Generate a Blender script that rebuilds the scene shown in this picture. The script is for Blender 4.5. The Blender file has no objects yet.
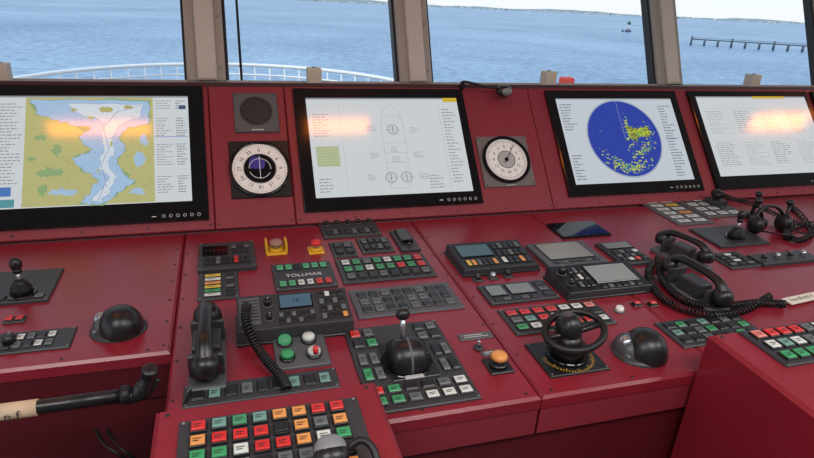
import bpy, math, random
from mathutils import Vector, Matrix
random.seed(7)
S=bpy.context.scene
S.view_settings.view_transform='Standard'
# ---------------------------------------------------------------- camera
CAMP=Vector((0,0,1.65)); FPX=588.0
az,pt,ro=math.radians(17.5),math.radians(21.0),math.radians(2.75)
h=Vector((math.sin(az),math.cos(az),0)); R0=Vector((math.cos(az),-math.sin(az),0)); Z=Vector((0,0,1))
F=h*math.cos(pt)-Z*math.sin(pt); U0=h*math.sin(pt)+Z*math.cos(pt)
R=R0*math.cos(ro)+U0*math.sin(ro); U=U0*math.cos(ro)-R0*math.sin(ro)
cam=bpy.data.cameras.new('camera'); co=bpy.data.objects.new('camera',cam); S.collection.objects.link(co)
cam.sensor_width=36; cam.lens=FPX/814*36; cam.clip_end=30000; cam.clip_start=.02
m=Matrix.Identity(4)
for i,v in enumerate((R,U,-F,CAMP)):
    for j in range(3): m[j][i]=v[j]
co.matrix_world=m; S.camera=co
def ray(px,py): return F*FPX+R*(px-407)+U*(229-py)
def atY(px,py,Y):
    d=ray(px,py); return CAMP+d*(Y/d.y)
# ---------------------------------------------------------------- frames (surveyed planes of the console)
def frame(o,ex,ey):
    ez=ex.cross(ey).normalized(); M=Matrix.Identity(4)
    for i,v in enumerate((ex,ey,ez,o)):
        for j in range(3): M[j][i]=v[j]
    return M
YJ,ZJ=1.86,1.65-.713
a1,a2=math.radians(2.6),math.radians(51)
X=Vector((1,0,0))
D=frame(Vector((0,YJ,ZJ)),X,Vector((0,math.cos(a1),math.sin(a1))))
P=frame(Vector((0,YJ,ZJ)),X,Vector((0,math.cos(a2),math.sin(a2))))
W=Matrix.Identity(4)
def uv(fr,px,py,w=0):
    n=fr.col[2].xyz; o=fr.col[3].xyz+n*w; d=ray(px,py)
    t=(o-CAMP).dot(n)/d.dot(n)
    return fr.inverted()@(CAMP+d*t)
def rect(fr,c,w=0):
    q=[uv(fr,x,y,w) for x,y in c]
    return ((q[0].x+q[3].x)/2,(q[2].y+q[3].y)/2,(q[1].x+q[2].x)/2,(q[0].y+q[1].y)/2)
# ---------------------------------------------------------------- materials
MC={}
def lin(c): 
    c=c/255; return c/12.92 if c<.04045 else ((c+.055)/1.055)**2.4
def mat(name,rgb,rough=.5,metal=0,emit=0,bump=0,bscale=200,vary=0,spec=.5):
    if name in MC: return MC[name]
    mt=bpy.data.materials.new(name); mt.use_nodes=True; nt=mt.node_tree; b=nt.nodes['Principled BSDF']
    col=(lin(rgb[0]),lin(rgb[1]),lin(rgb[2]),1)
    b.inputs['Roughness'].default_value=rough; b.inputs['Metallic'].default_value=metal
    b.inputs['Specular IOR Level'].default_value=spec
    if emit:
        b.inputs['Base Color'].default_value=(.01,.01,.01,1)
        b.inputs['Emission Color'].default_value=col; b.inputs['Emission Strength'].default_value=emit
    else: b.inputs['Base Color'].default_value=col
    if bump or vary:
        tc=nt.nodes.new('ShaderNodeTexCoord'); nz=nt.nodes.new('ShaderNodeTexNoise'); nz.inputs['Scale'].default_value=bscale
        nt.links.new(tc.outputs['Object'],nz.inputs['Vector'])
        if bump:
            bp=nt.nodes.new('ShaderNodeBump'); bp.inputs['Strength'].default_value=bump; bp.inputs['Distance'].default_value=.002
            nt.links.new(nz.outputs['Fac'],bp.inputs['Height']); nt.links.new(bp.outputs['Normal'],b.inputs['Normal'])
        if vary:
            n2=nt.nodes.new('ShaderNodeTexNoise'); n2.inputs['Scale'].default_value=3; n2.inputs['Detail'].default_value=6
            nt.links.new(tc.outputs['Object'],n2.inputs['Vector'])
            mx=nt.nodes.new('ShaderNodeMix'); mx.data_type='RGBA'
            mx.inputs['A'].default_value=tuple(x*(1-vary) for x in col[:3])+(1,); mx.inputs['B'].default_value=tuple(min(1,x*(1+vary)) for x in col[:3])+(1,)
            nt.links.new(n2.outputs['Fac'],mx.inputs['Factor']); nt.links.new(mx.outputs['Result'],b.inputs['Base Color'])
    MC[name]=mt; return mt
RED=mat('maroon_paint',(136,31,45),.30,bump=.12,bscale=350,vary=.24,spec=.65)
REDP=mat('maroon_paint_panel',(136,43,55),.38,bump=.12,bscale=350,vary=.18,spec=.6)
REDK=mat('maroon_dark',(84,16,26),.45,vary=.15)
BLK=mat('black_plastic',(26,26,28),.34,bump=.1,bscale=500)
BLKG=mat('black_gloss',(12,12,14),.12)
RUB=mat('black_rubber',(18,18,19),.5)
PLT=mat('plate_charcoal',(54,55,58),.42)
PLG=mat('plate_grey',(86,88,92),.5)
GRY=mat('grey_plastic',(128,130,132),.42)
DGR=mat('dark_grey_plastic',(74,75,78),.35)
LGR=mat('light_grey',(176,178,176),.45)
SIL=mat('silver',(180,182,186),.28,metal=.85)
SCR=mat('screw_steel',(70,60,62),.4,metal=.6)
WHT=mat('white_plastic',(236,236,232),.4)
BC={'r':mat('button_red',(214,48,48),.32),'g':mat('button_green',(60,156,100),.32),'w':mat('button_white',(212,218,212),.32),
'o':mat('button_orange',(228,154,84),.32),'y':mat('button_yellow',(222,196,70),.32),'k':mat('button_black',(34,35,37),.32),
'd':mat('button_grey',(100,106,108),.38),'G':mat('button_green_lit',(90,190,130),.35,emit=.5),'p':mat('button_pale_red',(226,130,118),.35),'t':mat('button_teal',(112,156,146),.4)}
LCD=mat('lcd_grey',(120,128,122),.2); LCDB=mat('lcd_blue',(96,128,150),.2,emit=.5)
LAB=mat('label_bar',(196,196,190),.5); LABK=mat('label_bar_dark',(45,45,45),.5)
BEIGE=mat('beige_frame',(196,190,180),.5,vary=.05)
FRM=mat('window_frame_grey',(160,154,146),.5)
YEL=mat('yellow_paint',(225,175,40),.45)
def E(name,rgb,s=.76): return mat('scr_'+name,rgb,.10,emit=s,spec=.7)
# ---------------------------------------------------------------- builder
def cat(pts,n=8,closed=False):
    pts=[Vector(p) for p in pts]; out=[]; N=len(pts)
    for i in range(N if closed else N-1):
        if closed: a,b,c,d=[pts[(i+k-1)%N] for k in range(4)]
        else: a,b,c,d=pts[max(i-1,0)],pts[i],pts[i+1],pts[min(i+2,N-1)]
        for k in range(n):
            t=k/n; out.append(.5*((2*b)+(c-a)*t+(2*a-5*b+4*c-d)*t*t+(3*b-a-3*c+d)*t**3))
    if not closed: out.append(pts[-1])
    return out
def frames(pts,closed=False):
    N=len(pts); fr=[]; up=None
    for i in range(N):
        t=(pts[(i+1)%N]-pts[i-1]) if closed or 0<i<N-1 else (pts[1]-pts[0] if i==0 else pts[-1]-pts[-2])
        t=t.normalized()
        if up is None:
            up=Vector((0,0,1)) if abs(t.z)<.9 else Vector((0,1,0))
        nn=(up-t*up.dot(t)).normalized(); up=nn; fr.append((t,nn,t.cross(nn)))
    return fr
class B:
    def __init__(s,name,M=D,parent=None): s.n=name;s.M=M;s.v=[];s.f=[];s.m=[];s.sm=[];s.ms=[];s.parent=parent
    def mi(s,mt):
        if mt not in s.ms: s.ms.append(mt)
        return s.ms.index(mt)
    def add(s,vs,fs,mt,smooth=False,T=None):
        o=len(s.v)
        for p in vs:
            p=Vector(p); p=(T@p) if T else p; s.v.append(s.M@p)
        k=s.mi(mt)
        for f in fs: s.f.append([o+i for i in f]); s.m.append(k); s.sm.append(smooth)
    def poly(s,pts,w,mt): s.add([(p[0],p[1],w) for p in pts],[list(range(len(pts)))],mt)
    def q(s,u0,v0,u1,v1,w,mt): s.poly([(u0,v0),(u1,v0),(u1,v1),(u0,v1)],w,mt)
    def box(s,u0,v0,u1,v1,w0,w1,mt,c=.0015,T=None):
        c=min(c,abs(w1-w0)*.5,(u1-u0)*.3,(v1-v0)*.3)
        vs=[(u0,v0,w0),(u1,v0,w0),(u1,v1,w0),(u0,v1,w0),(u0,v0,w1-c),(u1,v0,w1-c),(u1,v1,w1-c),(u0,v1,w1-c),
            (u0+c,v0+c,w1),(u1-c,v0+c,w1),(u1-c,v1-c,w1),(u0+c,v1-c,w1)]
        fs=[(3,2,1,0),(0,1,5,4),(1,2,6,5),(2,3,7,6),(3,0,4,7),(4,5,9,8),(5,6,10,9),(6,7,11,10),(7,4,8,11),(8,9,10,11)]
        s.add(vs,fs,mt,T=T)
    def wedge(s,u0,v0,u1,v1,wf,wb,mt):  # box with sloping top
        vs=[(u0,v0,0),(u1,v0,0),(u1,v1,0),(u0,v1,0),(u0,v0,wf),(u1,v0,wf),(u1,v1,wb),(u0,v1,wb)]
        s.add(vs,[(3,2,1,0),(0,1,5,4),(1,2,6,5),(2,3,7,6),(3,0,4,7),(4,5,6,7)],mt)
    def prism(s,pts,w0,w1,mt,smooth=False):
        n=len(pts); s.add([(p[0],p[1],w0) for p in pts]+[(p[0],p[1],w1) for p in pts],
          [list(range(n))[::-1],list(range(n,2*n))]+[(i,(i+1)%n,n+(i+1)%n,n+i) for i in range(n)],mt)
    def rev(s,c,prof,mt,n=24,T=None,smooth=True):
        vs=[];fs=[]
        for r,w in prof:
            for i in range(n):
                a=2*math.pi*i/n; vs.append((c[0]+r*math.cos(a),c[1]+r*math.sin(a),(c[2] if len(c)>2 else 0)+w))
        for k in range(len(prof)-1):
            for i in range(n): fs.append((k*n+i,k*n+(i+1)%n,(k+1)*n+(i+1)%n,(k+1)*n+i))
        if prof[-1][0]>1e-5: fs.append([ (len(prof)-1)*n+i for i in range(n)])
        if prof[0][0]>1e-5: fs.append([i for i in range(n)][::-1])
        s.add(vs,fs,mt,smooth,T)
    def cyl(s,c,r,hh,mt,n=20,r2=None,T=None):
        r2=r if r2 is None else r2; b=min(.1*r,.2*hh)
        s.rev(c,[(r,0),(r2,hh-b)],mt,n,T); s.rev((c[0],c[1],(c[2] if len(c)>2 else 0)+hh-b),[(r2,0),(r2-b,b)],mt,n,T,False)
    def ring(s,c,r0,r1,w,mt,n=48,a0=0,a1=2*math.pi):
        vs=[]
        for i in range(n+1):
            a=a0+(a1-a0)*i/n; vs+= [(c[0]+r0*math.cos(a),c[1]+r0*math.sin(a),w),(c[0]+r1*math.cos(a),c[1]+r1*math.sin(a),w)]
        s.add(vs,[(2*i,2*i+1,2*i+3,2*i+2) for i in range(n)],mt)
    def disc(s,c,r,w,mt,n=40,ry=None):
        ry=ry or r; s.poly([(c[0]+r*math.cos(2*math.pi*i/n),c[1]+ry*math.sin(2*math.pi*i/n)) for i in range(n)],w,mt)
    def line(s,a,b,wd,w,mt):
        a=Vector((a[0],a[1]));b=Vector((b[0],b[1])); d=(b-a).normalized(); n=Vector((-d.y,d.x))*wd/2
        s.poly([a-n,b-n,b+n,a+n],w,mt)
    def ell(s,c,r,mt,half=False,n=24,k=12,T=None,pw=1):
        lo=0 if half else -math.pi/2
        vs=[];fs=[]
        for j in range(k+1):
            a=lo+(math.pi/2-lo)*j/k; cr=max(math.cos(a),0)**pw; 
            for i in range(n):
                b=2*math.pi*i/n; vs.append((c[0]+r[0]*cr*math.cos(b),c[1]+r[1]*cr*math.sin(b),c[2]+r[2]*math.sin(a)))
        for j in range(k):
            for i in range(n): fs.append((j*n+i,j*n+(i+1)%n,(j+1)*n+(i+1)%n,(j+1)*n+i))
        s.add(vs,fs,mt,True,T)
    def tube(s,pts,r,mt,n=8,closed=False,flat=1,T=None):
        pts=[Vector(p) for p in pts]; fr=frames(pts,closed); N=len(pts); vs=[];fs=[]
        for i,(t,a,b) in enumerate(fr):
            rr=r[i] if isinstance(r,(list,tuple)) else r
            for k in range(n):
                th=2*math.pi*k/n; vs.append(pts[i]+a*rr*flat*math.cos(th)+b*rr*math.sin(th))
        for i in range(N if closed else N-1):
            for k in range(n): fs.append((i*n+k,i*n+(k+1)%n,((i+1)%N)*n+(k+1)%n,((i+1)%N)*n+k))
        if not closed: fs.append(list(range(n))[::-1]); fs.append([(N-1)*n+k for k in range(n)])
        s.add(vs,fs,mt,True,T)
    def coil(s,pts,turns,cr,r,mt):
        pts=cat(pts,10); L=len(pts); fr=frames(pts); out=[]; tot=turns*9
        for i in range(tot+1):
            f=i/tot*(L-1); k=min(int(f),L-2); g=f-k; c=pts[k].lerp(pts[k+1],g); t,a,b=fr[k]
            th=2*math.pi*i/9; out.append(c+a*cr*math.cos(th)+b*cr*math.sin(th))
        s.tube(out,r,mt,n=5)
    def text(s,body,u,v,w,size,mt,align='LEFT',rot=0,T=None):
        c=bpy.data.curves.new('t','FONT'); c.body=body; c.size=size; c.align_x=align; c.align_y='CENTER'; c.resolution_u=2
        o=bpy.data.objects.new('t',c); S.collection.objects.link(o); bpy.context.view_layer.update()
        me=bpy.data.meshes.new_from_object(o.evaluated_get(bpy.context.evaluated_depsgraph_get()))
        Tm=Matrix.Translation((u,v,w))@Matrix.Rotation(rot,4,'Z')
        if T: Tm=T@Tm
        s.add([x.co for x in me.vertices],[list(p.vertices) for p in me.polygons],mt,T=Tm)
        bpy.data.objects.remove(o); bpy.data.meshes.remove(me)
    def done(s):
        me=bpy.data.meshes.new(s.n)
        c=sum(s.v,Vector())/len(s.v)
        me.from_pydata([v-c for v in s.v],[],s.f)
        for mt in s.ms: me.materials.append(mt)
        me.polygons.foreach_set('material_index',s.m); me.polygons.foreach_set('use_smooth',s.sm); me.update()
        o=bpy.data.objects.new(s.n,me); o.location=c; S.collection.objects.link(o)
        if s.parent: o.parent=s.parent
        return o
def empty(name,loc=(0,0,0)):
    o=bpy.data.objects.new(name,None); S.collection.objects.link(o); return o
def screws(b,r,w,ins=.007,rad=.0028,mt=SCR):
    for u in (r[0]+ins,r[2]-ins):
        for v in (r[1]+ins,r[3]-ins): b.cyl((u,v,w),rad,.0015,mt,10)
# ================================================================ CONSOLE
uA=uv(D,176,310).x; uB=uv(D,470,300).x; uC=uv(D,608,276).x
vF=uv(D,545,397).y; vL=uv(D,80,362).y
UL,UR=-2.6,4.2
pt_top=uv(P,380,84).y
con=empty('bridge_console')
g=.0025
def yz(v,w=0,fr=D): 
    q=fr@Vector((0,v,w)); return (q.y,q.z)
YW=2.40
def body(name,x0,x1,vf,mt):
    top=yz(pt_top,-.02,P)
    pr=[(yz(vf)[0]+.02,0),(yz(vf+.02,-.03)[0],yz(vf+.02,-.03)[1]),yz(-.004,-.03),top,(YW-.02,top[1]-.03),(YW-.02,0)]
    n=len(pr); b=B(name,W,con)
    b.add([(x0,y,z) for y,z in pr]+[(x1,y,z) for y,z in pr],[list(range(n)),list(range(n,2*n))[::-1]]+[(i,(i+1)%n,n+(i+1)%n,n+i) for i in range(n)],mt)
    b.done()
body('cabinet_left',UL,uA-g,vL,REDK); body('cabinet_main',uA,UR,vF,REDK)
def slab(name,fr,u0,v0,u1,v1,mt,th=.03,c=.006):
    b=B(name,fr,con); b.box(u0+g/2,v0,u1-g/2,v1,-th,0,mt,c); return b
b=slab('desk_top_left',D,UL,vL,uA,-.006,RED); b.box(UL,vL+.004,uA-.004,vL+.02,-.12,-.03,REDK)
for i in range(7):
    v=vL+.03+(-.05-vL)*i/6; b.cyl((uA-.018,v),.0035,.0015,SCR,10)
    b.cyl((uA-.05-.17*i,vL+.018),.0035,.0015,SCR,10)
b.done()
for nm,x0,x1 in (('desk_top_centre',uA,uB),('desk_top_right',uB,uC),('desk_top_far_right',uC,UR)):
    b=slab(nm,D,x0,vF,x1,-.006,RED)
    b.box(x0+.003,vF+.003,x1-.003,vF+.02,-.1,-.03,REDP,.002)
    nn=max(3,int((x1-x0)/.16))
    for i in range(nn):
        u=x0+.03+(x1-x0-.06)*i/(nn-1)
        b.cyl((u,vF+.018),.004,.0015,SCR,10); b.cyl((u,-.025),.004,.0015,SCR,10)
    for i in range(1,7):
        v=vF+.018+(-.043-vF)*i/7; b.cyl((x0+.014,v),.0035,.0015,SCR,10); b.cyl((x1-.014,v),.0035,.0015,SCR,10)
    b.done()
# instrument fascia
seams=[UL,uv(P,-60,150).x,uv(P,211,150).x,uv(P,290,150).x-.002,uv(P,548,150).x-.03,uv(P,707,150).x-.01,UR]
for i in range(len(seams)-1):
    x0,x1=seams[i],seams[i+1]
    if x1-x0<.03: continue
    b=slab('fascia_%d'%(i+1),P,x0,.006,x1,pt_top,REDP,.012,.003)
    nn=max(2,int((x1-x0)/.14))
    for j in range(nn):
        u=x0+.014+(x1-x0-.028)*j/(nn-1)
        b.cyl((u,.022),.004,.0015,SCR,10); b.cyl((u,pt_top-.01),.0035,.0015,SCR,10)
    b.done()
b=B('ledge',W,con); zt=yz(pt_top,0,P)[1]; yt=yz(pt_top,0,P)[0]; zb=zt-.026
b.box(UL,yt-.004,UR,YW,zb-.012,zb,mat('ledge_grey',(104,100,98),.5),.003)
b.box(UL,yt-.010,UR,yt+.004,zt-.03,zt+.002,mat('ledge_lip',(70,34,40),.45),.002); b.done()
# ================================================================ SCREENS
def display(name,c,content):
    r=rect(P,c,.012); b=B(name,P)
    b.box(r[0],r[1],r[2],r[3],0,.014,BLKG,.003)
    for i in range(6):
        u=r[2]-.03-.021*i
        b.ring((u,r[1]+.018),.004,.0055,.0145,LAB,14)
    b.q(r[2]-.17,r[1]+.016,r[2]-.157,r[1]+.019,.0145,LAB)
    content(b,r); b.done(); return r
SW=.0147
def bars(b,u0,v0,u1,v1,n,mt,k,seed=0,hh=.32):
    rr=random.Random(seed); st=(v1-v0)/n
    for i in range(n):
        x=u0; end=u0+(u1-u0)*rr.uniform(.45,1)
        while x<end:
            L=(u1-u0)*rr.uniform(.08,.26); e=min(end,x+L); b.q(x,v0+st*i,e,v0+st*(i+hh),SW+.0003*k,mt); x=e+(u1-u0)*.05
def jit(pts,amp,n=5,seed=1):
    rr=random.Random(seed); o=[]
    for i in range(len(pts)):
        a=pts[i];c=pts[(i+1)%len(pts)]
        for k in range(n):
            t=k/n; o.append((a[0]+(c[0]-a[0])*t+rr.uniform(-amp,amp),a[1]+(c[1]-a[1])*t+rr.uniform(-amp,amp)))
    return o
def uvp(x,y): q=uv(P,x,y,SW); return (q.x,q.y)
GT=E('grey_text',(150,160,169)); DT=E('dark_text',(104,114,128)); BG=E('white',(222,228,232)); BLU=E('blue',(80,130,200)); PT=E('pale_text',(176,184,190))
def chart(b,r):
    v0=uvp(100,205)[1]; u1=uvp(190,150)[0]; v1=uvp(100,96)[1]
    b.q(r[0]+.012,v0,u1,v1,SW,BG)
    lu0,lu1=uvp(24,150)[0],uvp(154,150)[0]; vb,vt=v0+.003,v1-.006
    b.q(lu0,vb,lu1,vt,SW+.0003,E('land',(198,196,132)))
    def M(l): return [(lu0+(lu1-lu0)*x,vb+(vt-vb)*y) for x,y in l]
    wt=E('shallow',(176,208,240)); dp=E('deep',(224,236,246)); ol=E('shore_green',(150,182,128))
    def J(l,amp,seed,n=5): return jit(M(l),amp,n,seed)
    ch=[(.42,.0),(.50,.12),(.56,.22),(.44,.3),(.36,.42),(.50,.5),(.40,.62),(.52,.7),(.3,.76),(.08,.84),(.02,.98),(.98,.98),(.98,.74),(.8,.7),(.72,.6),(.78,.5),(.70,.40),(.76,.28),(.86,.18),(.72,.1),(.62,.0)]
    b.poly(J(ch,.006,3,6),SW+.0006,ol)
    c2=J([(x*.965+.02,y*.985+.006) for x,y in ch],.005,5,6)
    b.poly(c2,SW+.0009,wt)
    c3=J([(.5,.02),(.58,.12),(.64,.24),(.56,.34),(.60,.5),(.58,.62),(.62,.76),(.4,.84),(.3,.93),(.92,.94),(.9,.8),(.72,.74),(.66,.6),(.7,.48),(.63,.38),(.70,.24),(.66,.12),(.58,.02)],.005,6,5)
    b.poly(c3,SW+.0012,dp)
    CL=E('contour',(120,160,210))
    for cc,k in ((c2,.0011),(c3,.0014)):
        for a,c in zip(cc,cc[1:]+cc[:1]):
            if (Vector(a)-Vector(c)).length>1e-5: b.line(a,c,.0009,SW+k,CL)
    for cx,cy,rx,ry,sd in ((.2,.3,.1,.04,1),(.12,.62,.05,.03,2),(.88,.4,.05,.07,3),(.3,.12,.12,.03,4),(.24,.5,.03,.06,5),(.86,.1,.06,.03,6),(.06,.42,.03,.02,8),(.14,.14,.03,.05,15),(.92,.58,.03,.05,16)):
        b.poly(J([(cx+rx*math.cos(a*.7),cy+ry*math.sin(a*.7)) for a in range(9)],.006,sd,3),SW+.0006,ol if sd in (1,2,5,8,15) else wt)
    for cx,cy,rx,ry,sd in ((.62,.88,.06,.03,7),(.8,.9,.04,.02,8),(.66,.55,.012,.03,9),(.36,.88,.03,.015,10),(.5,.8,.02,.012,12),(.56,.3,.012,.02,13)):
        b.poly(J([(cx+rx*math.cos(a*.7),cy+ry*math.sin(a*.7)) for a in range(9)],.003,sd,2),SW+.0016,E('land2',(188,188,122)))
    rr=random.Random(5)
    for i in range(260):
        x,y=M([(min(.97,max(.04,rr.gauss(.6,.2))),rr.uniform(.02,.95))])[0]; b.line((x,y),(x+rr.uniform(-.007,.007),y+rr.uniform(-.005,.005)),.0008,SW+.0018,DT if i%2 else GT)
    rd=E('road',(160,150,110)); 
    for i in range(14):
        p=M([(rr.uniform(0,.4) if i%2 else rr.uniform(.75,1),rr.uniform(0,.7))])[0]; d=rr.uniform(0,6.3)
        for k in range(5):
            d+=rr.uniform(-.6,.6); q_=(min(lu1,max(lu0,p[0]+.012*math.cos(d))),min(vt,max(vb,p[1]+.012*math.sin(d))))
            if (Vector(p)-Vector(q_)).length>1e-4: b.line(p,q_,.0007,SW+.0005,rd)
            p=q_
    pth=M([(.56,.03),(.62,.2),(.58,.35),(.64,.5),(.6,.7),(.7,.85),(.9,.92)])
    for a,c in zip(pth,pth[1:]): b.line(a,c,.0012,SW+.0019,E('route',(90,110,190)))
    for i,(t,n) in enumerate(((.97,4),(.8,8),(.55,9),(.25,7))):
        vv=v0+(v1-v0)*t; bars(b,lu1+.008,vv-.009*n,lu1+.06,vv,n,GT,1,i)
        bars(b,lu1+.07,vv-.009*n,u1-.006,vv,n,DT,1,i+9)
    b.q(lu1+.004,v0+(v1-v0)*.6,u1-.004,v0+(v1-v0)*.605,SW+.0004,BLU)
    bars(b,r[0]+.02,v0+.05,r[0]+.11,v1-.02,22,GT,1,3); 
    bars(b,lu0-.07,v0+.08,lu0-.008,v1-.02,26,GT,1,6); b.q(lu0-.075,v0+.04,lu0-.03,v0+.07,SW+.0005,BLU); b.q(lu0-.075,v0+.004,lu0-.02,v0+.03,SW+.0005,E('teal',(90,160,170)))
    b.q(r[0]+.012,v1-.006,u1,v1,SW+.0006,E('bar_grey',(150,160,170))); b.q(u1-.03,v1-.05,u1-.008,v1-.035,SW+.0005,E('btn_dark',(70,90,120)))
display('chart_display',[(-68,85),(204,85),(207,218),(-72,236)],chart)
def mimic(b,r):
    q=rect(P,[(307,97),(456,99),(474,193),(314,196)],SW); u0,v0,u1,v1=q
    b.q(u0,v0,u1,v1,SW,BG); w,hh=u1-u0,v1-v0
    def f(x,y): return (u0+w*x,v0+hh*y)
    b.q(u0,v1-.006,u1,v1,SW+.0003,E('bar_grey',(150,160,170))); b.q(*f(.9,.955),u1,v1,SW+.0006,E('amber',(225,190,60)))
    pts=[f(.47,.06),f(.46,.12),f(.455,.7),f(.48,.86),f(.53,.93),f(.58,.86),f(.605,.7),f(.60,.12),f(.59,.06)]
    for a,c in zip(pts,pts[1:]+pts[:1]): b.line(a,c,.0009,SW+.0003,GT)
    for x,y,rr in ((.53,.66,.02),(.475,.17,.021),(.575,.17,.021)):
        b.ring(f(x,y),rr-.0022,rr,SW+.0005,DT,28); b.ring(f(x,y),rr*.5,rr*.5+.001,SW+.0005,GT,20)
        b.line((f(x,y)[0],f(x,y)[1]-rr*.7),(f(x,y)[0],f(x,y)[1]+rr*.7),.0024,SW+.0006,DT)
        b.line((f(x,y)[0]-rr*1.6,f(x,y)[1]),(f(x,y)[0]+rr*1.6,f(x,y)[1]),.001,SW+.0006,GT)
    for y in (.32,.42,.52,.8): b.line(f(.46,y),f(.6,y),.0008,SW+.0004,GT)
    for i,(x,y) in enumerate(((.36,.68),(.64,.66),(.64,.4),(.36,.4),(.33,.18),(.66,.18),(.5,.36),(.5,.46))):
        a=f(x,y); bars(b,a[0],a[1]-.013,a[0]+.04,a[1]+.013,4,GT,1,i)
    a=f(.03,.3);c=f(.17,.5); b.q(*a,*c,SW+.0003,E('green_tbl',(186,200,150)))
    for k in range(1,7): b.line((a[0],a[1]+(c[1]-a[1])*k/7),(c[0],a[1]+(c[1]-a[1])*k/7),.001,SW+.0006,BG)
    bars(b,*f(.03,.6),*f(.14,.85),9,GT,1,11); bars(b,*f(.88,.1),*f(.97,.9),24,GT,1,12); b.line(f(.86,.03),f(.86,.93),.0008,SW+.0004,GT)
    b.line(f(.2,.03),f(.2,.93),.001,SW+.0004,E('pale_line',(180,190,200)))
    bars(b,*f(.03,.05),*f(.16,.2),5,GT,1,14); bars(b,*f(.72,.05),*f(.82,.2),5,GT,1,15)
display('conning_display',[(294,88),(465,89),(481,204),(303,211)],mimic)
def radar(b,r):
    q=rect(P,[(558,98),(668,99),(697,180),(573,184)],SW); u0,v0,u1,v1=q
    b.q(u0,v0,u1,v1,SW,E('radar_bg',(212,220,228)))
    L=uv(P,589,140,SW);Rr=uv(P,660,138,SW);T=uv(P,617,99,SW);Bo=uv(P,632,179,SW)
    c=((L.x+Rr.x)/2,(T.y+Bo.y)/2); rx=(Rr.x-L.x)/2; rx=(rx+(T.y-Bo.y)/2)/2
    b.disc(c,rx,SW+.0003,E('radar_rim',(170,184,206)),64); b.disc(c,rx*.965,SW+.0006,E('radar_blue',(40,66,172),.8),64)
    for k in (.33,.66): b.ring(c,rx*k-.0006,rx*k,SW+.0008,E('ring_blue',(80,100,190)),48)
    rr=random.Random(21); yl=E('echo_yellow',(222,228,60)); gn=E('echo_green',(130,200,80)); olv=E('echo_olive',(130,140,70))
    mp_=[(.08,.3),(.2,.32),(.3,.22),(.52,.3),(.72,.22),(.7,.05),(.5,.0),(.34,.04),(.28,-.12),(.16,-.02)]
    b.poly([(c[0]+x*rx,c[1]+y*rx) for x,y in jit(mp_,.05,4,3)],SW+.0009,olv)
    for i in range(480):
        t=rr.random()
        if t<.42:
            a=rr.gauss(-1.75,.5); d=rr.gauss(.76,.07); x,y=d*math.cos(a),d*math.sin(a)
        elif t<.62:
            s_=rr.random(); x,y=.12+.62*s_+rr.gauss(0,.05),-.5+.38*s_+rr.gauss(0,.06)
        elif t<.76: x,y=rr.gauss(.14,.06),rr.gauss(.12,.2)
        else: x,y=rr.gauss(.5,.14),rr.gauss(.14,.08)
        if x*x+y*y>.86: continue
        s=rr.uniform(.008,.026)*rx; o=[(c[0]+x*rx+s*rr.uniform(.5,1.9)*math.cos(a),c[1]+y*rx+s*rr.uniform(.3,.9)*math.sin(a)) for a in (0,.9,1.8,2.7,3.6,4.5,5.4)]
        b.poly(o,SW+.0010+.000002*i,yl if rr.random()<.7 else gn)
    b.line(c,(c[0],c[1]+rx*.96),.0008,SW+.0022,BG)
    wd=u1-u0;hh=v1-v0
    def f(x,y): return (u0+wd*x,v0+hh*y)
    bars(b,*f(.02,.62),*f(.14,.95),10,DT,1,1); bars(b,*f(.02,.05),*f(.1,.35),9,DT,1,2)
    bars(b,*f(.86,.05),*f(.97,.93),26,DT,1,4); b.q(*f(.84,.5),*f(.98,.505),SW+.0005,BLU); b.q(u0,v1-.005,u1,v1,SW+.0003,E('bar_grey',(150,160,170)))
display('radar_display',[(547,90),(675,91),(705,191),(568,196)],radar)
def tabl(b,r):
    u0,v0,u1,v1=r[0]+.032,r[1]+.058,r[2]-.028,r[3]-.03
    b.q(u0,v0,u1,v1,SW,BG); wd=u1-u0;hh=v1-v0
    def f(x,y): return (u0+wd*x,v0+hh*y)
    b.q(u0,v1-.006,u1,v1,SW+.0003,E('bar_grey',(150,160,170))); b.q(*f(.5,.97),*f(.8,1),SW+.0006,E('amber',(225,190,60)))
    for i in range(4):
        for j in range(2):
            a=f(.04+.24*i,.12+.4*j); c=f(.04+.24*i+.2,.12+.4*j+.32)
            for p1,p2 in (((a[0],a[1]),(c[0],a[1])),((c[0],a[1]),(c[0],c[1])),((c[0],c[1]),(a[0],c[1])),((a[0],c[1]),(a[0],a[1]))): b.line(p1,p2,.0008,SW+.0003,PT)
            bars(b,a[0]+.005,a[1]+.005,c[0]-.005,c[1]-.005,11,PT if (i+j)%2 else GT,1,i*2+j,.28)
sr=display('status_display',[(689,91),(802,91),(845,184),(716,189)],tabl)
# neighbouring display, same size, one bezel gap further along the fascia
def display_r(name,r,content):
    b=B(name,P); b.box(*r,0,.014,BLKG,.003)
    for i in range(6): b.ring((r[2]-.03-.021*i,r[1]+.018),.004,.0055,.0145,LAB,14)
    content(b,r); b.done()
wS=sr[2]-sr[0]; display_r('planning_display',(sr[2]+.03,sr[1],sr[2]+.03+wS,sr[3]),tabl)
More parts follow.
